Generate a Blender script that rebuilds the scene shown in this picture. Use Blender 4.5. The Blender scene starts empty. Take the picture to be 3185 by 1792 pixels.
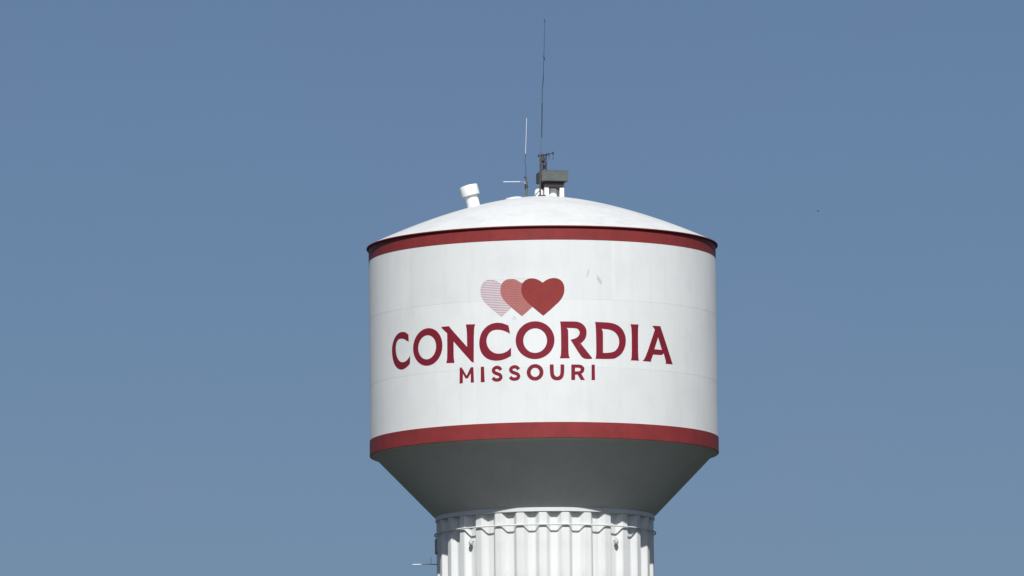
import bpy, bmesh, math, random
from mathutils import Vector, Matrix

random.seed(7)
rad = math.radians
SC = bpy.context.scene
COL = SC.collection

# ------------------------------------------------------------------ camera
CAM_POS = Vector((0.0, -400.0, 1.7))
cam_data = bpy.data.cameras.new('camera')
cam_data.sensor_width = 36.0
cam_data.lens = 307.03
cam_data.clip_start = 1.0
cam_data.clip_end = 60000.0
cam = bpy.data.objects.new('camera', cam_data)
COL.objects.link(cam)
PITCH, YAW, ROLL = 0.118242, -0.0035169, rad(-0.6)
fwd = Vector((math.sin(YAW) * math.cos(PITCH), math.cos(YAW) * math.cos(PITCH), math.sin(PITCH)))
right = Vector((math.cos(YAW), -math.sin(YAW), 0.0))
up = right.cross(fwd)
r2 = right * math.cos(ROLL) + up * math.sin(ROLL)
u2 = up * math.cos(ROLL) - right * math.sin(ROLL)
cam.matrix_world = Matrix(((r2.x, u2.x, -fwd.x, CAM_POS.x), (r2.y, u2.y, -fwd.y, CAM_POS.y),
                           (r2.z, u2.z, -fwd.z, CAM_POS.z), (0, 0, 0, 1)))
SC.camera = cam

# ------------------------------------------------------------------ sky and sun
SUN_EL, SUN_AZ = rad(43.3), rad(1.2)          # behind the camera, a little to its right
world = bpy.data.worlds.new('World')
SC.world = world
world.use_nodes = True
wn = world.node_tree
bg = wn.nodes['Background']
sky = wn.nodes.new('ShaderNodeTexSky')
sky.sky_type = 'NISHITA'
sky.sun_disc = False
sky.sun_elevation = SUN_EL
sky.sun_rotation = rad(180) - SUN_AZ
sky.altitude = 1500
sky.air_density = 0.8
sky.dust_density = 5.0
sky.ozone_density = 5.0
# faint uneven haze over the whole sky
wtc = wn.nodes.new('ShaderNodeTexCoord')
hz = wn.nodes.new('ShaderNodeTexNoise')
hz.inputs['Scale'].default_value = 26.0
hz.inputs['Detail'].default_value = 5.0
hz.inputs['Roughness'].default_value = 0.6
wn.links.new(wtc.outputs['Generated'], hz.inputs['Vector'])
hm = wn.nodes.new('ShaderNodeMix')
hm.data_type = 'RGBA'
hm.inputs[6].default_value = (1.0, 1.012, 0.96, 1.0)
hm.inputs[7].default_value = (1.085, 0.98, 0.96, 1.0)
wn.links.new(hz.outputs['Fac'], hm.inputs['Factor'])
hx = wn.nodes.new('ShaderNodeMix')
hx.data_type = 'RGBA'
hx.blend_type = 'MULTIPLY'
hx.inputs['Factor'].default_value = 1.0
wn.links.new(sky.outputs['Color'], hx.inputs[6])
wn.links.new(hm.outputs[2], hx.inputs[7])
wn.links.new(hx.outputs[2], bg.inputs['Color'])
bg.inputs['Strength'].default_value = 0.0642
sd = bpy.data.lights.new('sun', 'SUN')
sd.energy = 4.45
sd.angle = rad(0.53)
sd.color = (1.0, 0.98, 0.95)
sun = bpy.data.objects.new('sun', sd)
COL.objects.link(sun)
to_sun = Vector((math.sin(SUN_AZ) * math.cos(SUN_EL), -math.cos(SUN_AZ) * math.cos(SUN_EL), math.sin(SUN_EL)))
sun.rotation_euler = to_sun.to_track_quat('Z', 'Y').to_euler()
SC.view_settings.view_transform = 'Standard'
SC.view_settings.look = 'None'
SC.view_settings.exposure = 0.0
SC.view_settings.gamma = 1.0
SC.view_settings.use_curve_mapping = False

# ------------------------------------------------------------------ materials
def nodes_of(name):
    m = bpy.data.materials.new(name)
    m.use_nodes = True
    nt = m.node_tree
    return m, nt, nt.nodes['Principled BSDF']

def math_node(nt, op, a, b=None, c=None):
    n = nt.nodes.new('ShaderNodeMath')
    n.operation = op
    for i, v in enumerate((a, b, c)):
        if v is None:
            continue
        if isinstance(v, (int, float)):
            n.inputs[i].default_value = v
        else:
            nt.links.new(v, n.inputs[i])
    return n.outputs[0]

def noise(nt, vec, scale, detail=4.0, rough=0.55, stretch=None):
    if stretch:
        mp = nt.nodes.new('ShaderNodeMapping')
        mp.inputs['Scale'].default_value = stretch
        nt.links.new(vec, mp.inputs['Vector'])
        vec = mp.outputs[0]
    n = nt.nodes.new('ShaderNodeTexNoise')
    n.inputs['Scale'].default_value = scale
    n.inputs['Detail'].default_value = detail
    n.inputs['Roughness'].default_value = rough
    nt.links.new(vec, n.inputs['Vector'])
    return n.outputs['Fac']

def ramp(nt, fac, lo, hi, a=0.0, b=1.0):
    n = nt.nodes.new('ShaderNodeMapRange')
    n.interpolation_type = 'SMOOTHSTEP'
    nt.links.new(fac, n.inputs['Value'])
    n.inputs['From Min'].default_value = lo
    n.inputs['From Max'].default_value = hi
    n.inputs['To Min'].default_value = a
    n.inputs['To Max'].default_value = b
    return n.outputs['Result']

def mix(nt, fac, a, b):
    n = nt.nodes.new('ShaderNodeMix')
    n.data_type = 'RGBA'
    if isinstance(fac, (int, float)):
        n.inputs['Factor'].default_value = fac
    else:
        nt.links.new(fac, n.inputs['Factor'])
    for sock, v in ((n.inputs[6], a), (n.inputs[7], b)):
        if isinstance(v, tuple):
            sock.default_value = (*v, 1.0)
        else:
            nt.links.new(v, sock)
    return n.outputs[2]

def set_rough(b, rough, diffuse=0.0, spec=0.5):
    b.inputs['Roughness'].default_value = rough
    b.inputs['Diffuse Roughness'].default_value = diffuse
    b.inputs['Specular IOR Level'].default_value = spec

# (u, v, half width, half height, tilt, strength) of the grey scuffs on the tank, in metres along and up the wall
SCUFFS = [(2.085, 48.95, 0.055, 0.22, -14, 0.32), (2.62, 48.64, 0.085, 0.27, 27, 0.45),
          (-1.275, 46.92, 0.13, 0.12, 0, 0.26), (-3.30, 46.976, 0.05, 0.05, 0, 0.2), (2.83, 48.83, 0.05, 0.05, 0, 0.12)]

def white_paint(name, base, dirt, amount, scuffs=False, rough=0.5, streak=True, diffuse=0.0):
    m, nt, b = nodes_of(name)
    tc = nt.nodes.new('ShaderNodeTexCoord').outputs['Object']
    n1 = noise(nt, tc, 0.45, 6.0, 0.6)
    n2 = noise(nt, tc, 3.1, 4.0, 0.55, (1.0, 1.0, 0.16) if streak else None)
    n3 = noise(nt, tc, 14.0, 3.0, 0.6)
    f = math_node(nt, 'MULTIPLY', ramp(nt, n1, 0.40, 0.72), 0.55)
    f = math_node(nt, 'ADD', f, math_node(nt, 'MULTIPLY', ramp(nt, n2, 0.46, 0.78), 0.45))
    f = math_node(nt, 'ADD', f, math_node(nt, 'MULTIPLY', ramp(nt, n3, 0.55, 0.8), 0.25))
    c = mix(nt, math_node(nt, 'MULTIPLY', f, amount), base, dirt)
    oi = nt.nodes.new('ShaderNodeObjectInfo')
    tone = math_node(nt, 'MULTIPLY', oi.outputs['Random'], amount * 0.55)
    c = mix(nt, tone, c, dirt)
    if scuffs:
        sx = nt.nodes.new('ShaderNodeSeparateXYZ')
        nt.links.new(tc, sx.inputs[0])
        uu = math_node(nt, 'MULTIPLY', math_node(nt, 'ARCTAN2', sx.outputs['X'], math_node(nt, 'MULTIPLY', sx.outputs['Y'], -1.0)), 8.0)
        wob = math_node(nt, 'MULTIPLY', math_node(nt, 'SUBTRACT', noise(nt, tc, 6.0, 3.0), 0.5), 1.5)
        for (u0, v0, a, h, tilt, s) in SCUFFS:
            du = math_node(nt, 'SUBTRACT', uu, u0)
            dv = math_node(nt, 'SUBTRACT', sx.outputs['Z'], v0)
            ct, st = math.cos(rad(tilt)), math.sin(rad(tilt))
            x = math_node(nt, 'DIVIDE', math_node(nt, 'ADD', math_node(nt, 'MULTIPLY', du, ct), math_node(nt, 'MULTIPLY', dv, st)), a)
            y = math_node(nt, 'DIVIDE', math_node(nt, 'SUBTRACT', math_node(nt, 'MULTIPLY', dv, ct), math_node(nt, 'MULTIPLY', du, st)), h)
            d = math_node(nt, 'SQRT', math_node(nt, 'ADD', math_node(nt, 'MULTIPLY', x, x), math_node(nt, 'MULTIPLY', y, y)))
            d = math_node(nt, 'ADD', d, wob)
            c = mix(nt, ramp(nt, d, 1.25, 0.35, 0.0, s), c, (0.36, 0.36, 0.32))
    nt.links.new(c, b.inputs['Base Color'])
    set_rough(b, rough, diffuse, 0.25)
    bump = nt.nodes.new('ShaderNodeBump')
    bump.inputs['Strength'].default_value = 0.12
    bump.inputs['Distance'].default_value = 0.02
    nt.links.new(noise(nt, tc, 1.6, 3.0), bump.inputs['Height'])
    nt.links.new(bump.outputs[0], b.inputs['Normal'])
    return m

def colour_paint(name, base, dark, amount=0.5, scale=2.0, rough=0.5, spec=0.15, metallic=0.0, diffuse=0.0):
    m, nt, b = nodes_of(name)
    tc = nt.nodes.new('ShaderNodeTexCoord').outputs['Object']
    f = math_node(nt, 'MULTIPLY', ramp(nt, noise(nt, tc, scale, 6.0, 0.62), 0.32, 0.72), amount)
    nt.links.new(mix(nt, f, base, dark), b.inputs['Base Color'])
    set_rough(b, rough, diffuse, spec)
    b.inputs['Metallic'].default_value = metallic
    return m

M_SHELL = white_paint('shell_paint', (0.785, 0.812, 0.806), (0.56, 0.58, 0.57), 0.38, scuffs=True, diffuse=0.2)
M_DOME = white_paint('dome_paint', (0.77, 0.797, 0.785), (0.50, 0.52, 0.51), 0.62, streak=False)
M_FLUTE = white_paint('column_paint', (0.785, 0.81, 0.80), (0.52, 0.53, 0.51), 0.42, diffuse=0.05)
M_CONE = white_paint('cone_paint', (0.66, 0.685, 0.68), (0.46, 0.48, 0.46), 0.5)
M_WHITE = white_paint('fitting_paint', (0.82, 0.83, 0.82), (0.6, 0.6, 0.58), 0.2)
M_SEAM = colour_paint('seam_paint', (0.71, 0.72, 0.71), (0.60, 0.60, 0.58), 0.6, 4.0)
M_BAND = colour_paint('band_red_paint', (0.270, 0.041, 0.042), (0.205, 0.036, 0.036), 0.85, 1.6)
M_LETTER = colour_paint('letter_red_paint', (0.225, 0.018, 0.036), (0.185, 0.017, 0.028), 0.7, 3.0)
M_HEART = colour_paint('heart_red_paint', (0.27, 0.042, 0.040), (0.225, 0.036, 0.034), 0.7, 2.0)
M_PINK = colour_paint('pink_paint', (0.48, 0.205, 0.19), (0.42, 0.17, 0.16), 0.6, 3.0)
M_PALE = colour_paint('pale_pink_paint', (0.70, 0.62, 0.66), (0.64, 0.56, 0.60), 0.5, 3.0)
M_STRIPE_A = colour_paint('rose_paint', (0.40, 0.135, 0.125), (0.35, 0.11, 0.10), 0.6, 3.0)
M_STRIPE_B = colour_paint('mauve_paint', (0.27, 0.14, 0.15), (0.23, 0.12, 0.13), 0.6, 3.0)
M_GALV = colour_paint('grey_steel', (0.118, 0.130, 0.128), (0.092, 0.098, 0.094), 0.8, 3.0, 0.6)
M_GALV_L = colour_paint('pale_galvanised', (0.42, 0.43, 0.43), (0.33, 0.34, 0.33), 0.8, 8.0, 0.5)
M_VENT = colour_paint('pale_grey_paint', (0.55, 0.56, 0.56), (0.42, 0.43, 0.43), 0.8, 8.0, 0.5)
M_LOUVRE = colour_paint('louvre_brown_steel', (0.085, 0.078, 0.078), (0.06, 0.056, 0.055), 0.8, 5.0, 0.7)
M_DARK = colour_paint('dark_steel', (0.035, 0.040, 0.048), (0.02, 0.022, 0.028), 0.7, 9.0, 0.55)
M_RUST = colour_paint('weathered_steel', (0.10, 0.094, 0.084), (0.05, 0.045, 0.04), 0.9, 12.0, 0.75)
M_FIBRE = colour_paint('white_fibreglass', (0.74, 0.76, 0.78), (0.62, 0.64, 0.66), 0.5, 5.0, 0.4)
M_CONC = colour_paint('foundation_concrete', (0.36, 0.35, 0.32), (0.24, 0.23, 0.21), 0.8, 1.0, 0.9)
M_BIRD = colour_paint('dark_feathers', (0.03, 0.028, 0.026), (0.05, 0.045, 0.04), 0.6, 20.0, 0.8)

def ground_mat():
    m, nt, b = nodes_of('field_grass')
    tc = nt.nodes.new('ShaderNodeTexCoord').outputs['Object']
    a = mix(nt, ramp(nt, noise(nt, tc, 0.012, 3.0), 0.4, 0.62), (0.027, 0.035, 0.019), (0.052, 0.045, 0.033))
    c = mix(nt, ramp(nt, noise(nt, tc, 1.7, 6.0, 0.65), 0.35, 0.7, 0.0, 0.6), a, (0.022, 0.030, 0.015))
    nt.links.new(c, b.inputs['Base Color'])
    set_rough(b, 0.95, 0.6, 0.1)
    return m
M_GROUND = ground_mat()

# ------------------------------------------------------------------ helpers
def link_mesh(name, bm, mat, parent=None, smooth=None, recalc=True):
    if recalc:
        bmesh.ops.recalc_face_normals(bm, faces=bm.faces[:])
    me = bpy.data.meshes.new(name)
    bm.to_mesh(me)
    bm.free()
    me.materials.append(mat)
    if smooth:
        me.shade_smooth()
        me.set_sharp_from_angle(angle=rad(smooth))
    o = bpy.data.objects.new(name, me)
    COL.objects.link(o)
    o.parent = parent
    return o

def empty(name, loc, label, cat, group=None):
    o = bpy.data.objects.new(name, None)
    o.location = loc
    o['label'] = label
    o['category'] = cat
    if group:
        o['group'] = group
    COL.objects.link(o)
    return o

def lathe(bm, prof, segs=192, M=Matrix(), closed=False, a0=0.0, a1=2 * math.pi):
    full = abs(a1 - a0 - 2 * math.pi) < 1e-6
    n = segs if full else segs + 1
    rings = []
    for i in range(n):
        a = a0 + (a1 - a0) * i / segs
        s, c = math.sin(a), -math.cos(a)
        rings.append([bm.verts.new(M @ Vector((r * s, r * c, z))) for r, z in prof])
    m = len(prof)
    for i in range(segs):
        A, B = rings[i], rings[(i + 1) % n]
        for j in range(m if closed else m - 1):
            k = (j + 1) % m
            q = [A[j], B[j], B[k], A[k]]
            if prof[j][0] < 1e-6:
                q = [A[j], B[k], A[k]]
            elif prof[k][0] < 1e-6:
                q = [A[j], B[j], A[k]]
            bm.faces.new(q)
    if closed and not full:
        bm.faces.new(rings[0])
        bm.faces.new(rings[-1])
    bmesh.ops.remove_doubles(bm, verts=bm.verts[:], dist=1e-5)

def tube(bm, pts, radii, segs=8):
    pts = [Vector(q) for q in pts]
    if isinstance(radii, (int, float)):
        radii = [radii] * len(pts)
    prev = None
    ref = None
    for i, q in enumerate(pts):
        t = (pts[min(i + 1, len(pts) - 1)] - pts[max(i - 1, 0)]).normalized()
        if ref is None:
            ref = t.orthogonal().normalized()
        else:
            ref = (ref - t * ref.dot(t)).normalized()
        b = t.cross(ref)
        ring = [bm.verts.new(q + (ref * math.cos(2 * math.pi * k / segs) + b * math.sin(2 * math.pi * k / segs)) * radii[i]) for k in range(segs)]
        if prev:
            for k in range(segs):
                bm.faces.new((prev[k], prev[(k + 1) % segs], ring[(k + 1) % segs], ring[k]))
        else:
            bm.faces.new(ring[::-1])
        prev = ring
    bm.faces.new(prev)

def box(bm, c, s, rz=0.0, bev=0.0, M=None):
    mat = Matrix.Translation(Vector(c)) @ Matrix.Rotation(rz, 4, 'Z') @ Matrix.Diagonal((*s, 1.0))
    if M is not None:
        mat = M @ mat
    g = bmesh.ops.create_cube(bm, size=1.0, matrix=mat)
    if bev:
        es = list({e for v in g['verts'] for e in v.link_edges})
        bmesh.ops.bevel(bm, geom=es, offset=bev, segments=2, affect='EDGES')

# ------------------------------------------------------------------ ground
bm = bmesh.new()
lathe(bm, [(0.0, 0.0), (7.2, 0.0), (60.0, 0.0), (400.0, 0.0), (2500.0, 0.0), (20000.0, 0.0)], 48)
g = link_mesh('ground', bm, M_GROUND)
g['kind'] = 'structure'

# ------------------------------------------------------------------ the water tower
R = 8.0
Z_LIP, Z_BOT, Z_RING0, Z_RING1 = 51.06, 41.5, 38.40, 38.60
tower = empty('water_tower', (0, 0, 0),
              'tall white water tower with red bands, fluted column and painted hearts and lettering', 'water tower')
SEG = 240

# foundation and fluted column: thirty folded sheets, each one flute
bm = bmesh.new()
lathe(bm, [(4.4, 0.0), (5.9, 0.0), (5.9, 0.45), (5.8, 0.52), (4.4, 0.52)], 96, closed=True)
link_mesh('foundation', bm, M_CONC, tower, 30)
NF, PH = 30, rad(-1.2)
def flute_bm():
    bm = bmesh.new()
    RO, RI, T = 5.0, 4.765, 0.022
    half = math.pi / NF
    ao, ai = 0.168 / RO, half - 0.155 / RI
    prof = [(-half, RI), (-ai, RI), (-ao, RO), (ao, RO), (ai, RI), (half, RI)]
    zs = [0.5, Z_RING0 + 0.02]
    outer = [[bm.verts.new((r * math.sin(a), -r * math.cos(a), z)) for a, r in prof] for z in zs]
    inner = [[bm.verts.new(((r - T) * math.sin(a), -(r - T) * math.cos(a), z)) for a, r in prof] for z in zs]
    for i in range(5):
        bm.faces.new((outer[0][i], outer[0][i + 1], outer[1][i + 1], outer[1][i]))
        bm.faces.new((inner[0][i], inner[1][i], inner[1][i + 1], inner[0][i + 1]))
        bm.faces.new((outer[1][i], outer[1][i + 1], inner[1][i + 1], inner[1][i]))
        bm.faces.new((outer[0][i], inner[0][i], inner[0][i + 1], outer[0][i + 1]))
    es = [e for e in bm.edges if abs(e.verts[0].co.z - e.verts[1].co.z) > 1 and
          math.hypot(e.verts[0].co.x, e.verts[0].co.y) > RI - 0.005 and len(e.link_faces) == 2]
    bmesh.ops.bevel(bm, geom=es, offset=0.025, segments=3, affect='EDGES')
    return bm
first = link_mesh('flute_panel', flute_bm(), M_FLUTE, tower, 20, recalc=False)
first.rotation_euler.z = PH
for k in range(1, NF):
    o = first.copy()
    COL.objects.link(o)
    o.rotation_euler.z = PH + k * 2 * math.pi / NF

# collar ring where the column meets the bowl
bm = bmesh.new()
lathe(bm, [(4.7, Z_RING0), (5.03, Z_RING0), (5.04, Z_RING0 + 0.01), (5.04, Z_RING1 - 0.01), (5.03, Z_RING1), (4.7, Z_RING1)], SEG, closed=True)
link_mesh('collar_ring', bm, M_FLUTE, tower, 30)

# painter's rail, a round bar carried just off the flutes, with a stand-off on every flute
bm = bmesh.new()
ZR, RR, TR = 37.80, 5.075, 0.034
lathe(bm, [(RR + TR * math.cos(a), ZR + TR * math.sin(a)) for a in [2 * math.pi * k / 10 for k in range(10)]], 180, closed=True)
rail = link_mesh('painter_rail', bm, M_FLUTE, tower, 60)
bm = bmesh.new()
box(bm, (0, -5.025, ZR), (0.05, 0.06, 0.03))
st = link_mesh('rail_bracket', bm, M_FLUTE, rail)
for k in range(NF):
    o = st if k == 0 else st.copy()
    if k:
        COL.objects.link(o)
    o.rotation_euler.z = PH + k * 2 * math.pi / NF

# conical bowl below the tank
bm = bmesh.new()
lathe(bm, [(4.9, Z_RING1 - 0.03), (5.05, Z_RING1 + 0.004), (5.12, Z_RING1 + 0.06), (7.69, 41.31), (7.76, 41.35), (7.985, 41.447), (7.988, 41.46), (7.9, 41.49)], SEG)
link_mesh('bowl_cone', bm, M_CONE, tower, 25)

# tank shell: backing cylinder with three courses of five plates, seams recessed between them
bm = bmesh.new()
lathe(bm, [(7.6, Z_BOT), (7.996, Z_BOT), (7.996, Z_LIP), (7.6, Z_LIP)], SEG)
shell = link_mesh('tank_shell', bm, M_SEAM, tower, 30)
zc = [41.50, 44.65, 47.74, 51.04]
offs = [-22.0, -13.0, -49.0]
for c in range(3):
    for k in range(5):
        gap = 0.005 / R
        a0 = rad(offs[c] + 72 * k) + gap
        a1 = rad(offs[c] + 72 * (k + 1)) - gap
        bm = bmesh.new()
        e = 0.003
        z0, z1 = zc[c] + 0.005, zc[c + 1] - 0.005
        lathe(bm, [(7.993, z0), (R - e, z0), (R, z0 + e), (R, z1 - e), (R - e, z1), (7.993, z1)], 54, a0=a0, a1=a1)
        pl = link_mesh('shell_plate', bm, M_SHELL, shell, 30)

# painted bands, as slightly proud plate rings
bm = bmesh.new()
lathe(bm, [(7.995, 50.455), (8.007, 50.455), (8.007, Z_LIP - 0.012), (7.995, Z_LIP - 0.012)], SEG)
link_mesh('upper_band', bm, M_BAND, tower, 30)
bm = bmesh.new()
lathe(bm, [(7.995, 42.165), (8.026, 42.165), (8.032, 42.155), (8.032, 41.462), (8.026, 41.455), (7.96, 41.452)], SEG)
link_mesh('lower_band', bm, M_BAND, tower, 30)
bm = bmesh.new()
lathe(bm, [(7.9, Z_LIP - 0.01), (8.10, Z_LIP - 0.01), (8.106, Z_LIP - 0.004), (8.106, Z_LIP + 0.03), (8.10, Z_LIP + 0.04), (7.9, Z_LIP + 0.04)], SEG)
link_mesh('roof_lip', bm, M_BAND, tower, 30)

# roof dome
Z_D, H_D, P_D = Z_LIP + 0.042, 2.33, 1.62
def dome_z(r):
    return Z_D + H_D * (1 - (r / 8.08) ** P_D)
bm = bmesh.new()
lathe(bm, [(8.08 * t, dome_z(8.08 * t)) for t in [1 - k / 36 for k in range(36)]] + [(0.0, Z_D + H_D)], SEG)
dome = link_mesh('roof_dome', bm, M_DOME, tower, 25)

# ------------------------------------------------------------------ painted letters and hearts
def wrap(bm, name, mat, rr):
    """cut a flat (u, v) sheet into narrow strips and wrap it round the tank"""
    lo = min(v.co.x for v in bm.verts)
    hi = max(v.co.x for v in bm.verts)
    x = lo + 0.12
    while x < hi:
        bmesh.ops.bisect_plane(bm, geom=bm.verts[:] + bm.edges[:] + bm.faces[:], plane_co=(x, 0, 0), plane_no=(1, 0, 0))
        x += 0.12
    nrm = []
    for v in bm.verts:
        a = v.co.x / R
        nrm.append((math.sin(a), -math.cos(a), 0.0))
        v.co = Vector((rr * math.sin(a), -rr * math.cos(a), v.co.y))
    bm.normal_update()
    for f in bm.faces:
        c = f.calc_center_median()
        if f.normal.dot(Vector((c.x, c.y, 0))) < 0:
            f.normal_flip()
    o = link_mesh(name, bm, mat, shell, recalc=False)
    o.data.shade_smooth()
    o.data.normals_split_custom_set_from_vertices(nrm)
    return o

def sheet(loops):
    """flat filled sheet from an outline and its holes"""
    cu = bpy.data.curves.new('outline', 'CURVE')
    cu.dimensions = '2D'
    cu.fill_mode = 'BOTH'
    for lp in loops:
        sp = cu.splines.new('POLY')
        sp.points.add(len(lp) - 1)
        for q, (a, b) in zip(sp.points, lp):
            q.co = (a, b, 0, 1)
        sp.use_cyclic_u = True
    ob = bpy.data.objects.new('outline', cu)
    me = ob.to_mesh()
    bm = bmesh.new()
    bm.from_mesh(me)
    ob.to_mesh_clear()
    bpy.data.objects.remove(ob)
    bpy.data.curves.remove(cu)
    bmesh.ops.remove_doubles(bm, verts=bm.verts[:], dist=1e-5)
    return bm

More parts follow.
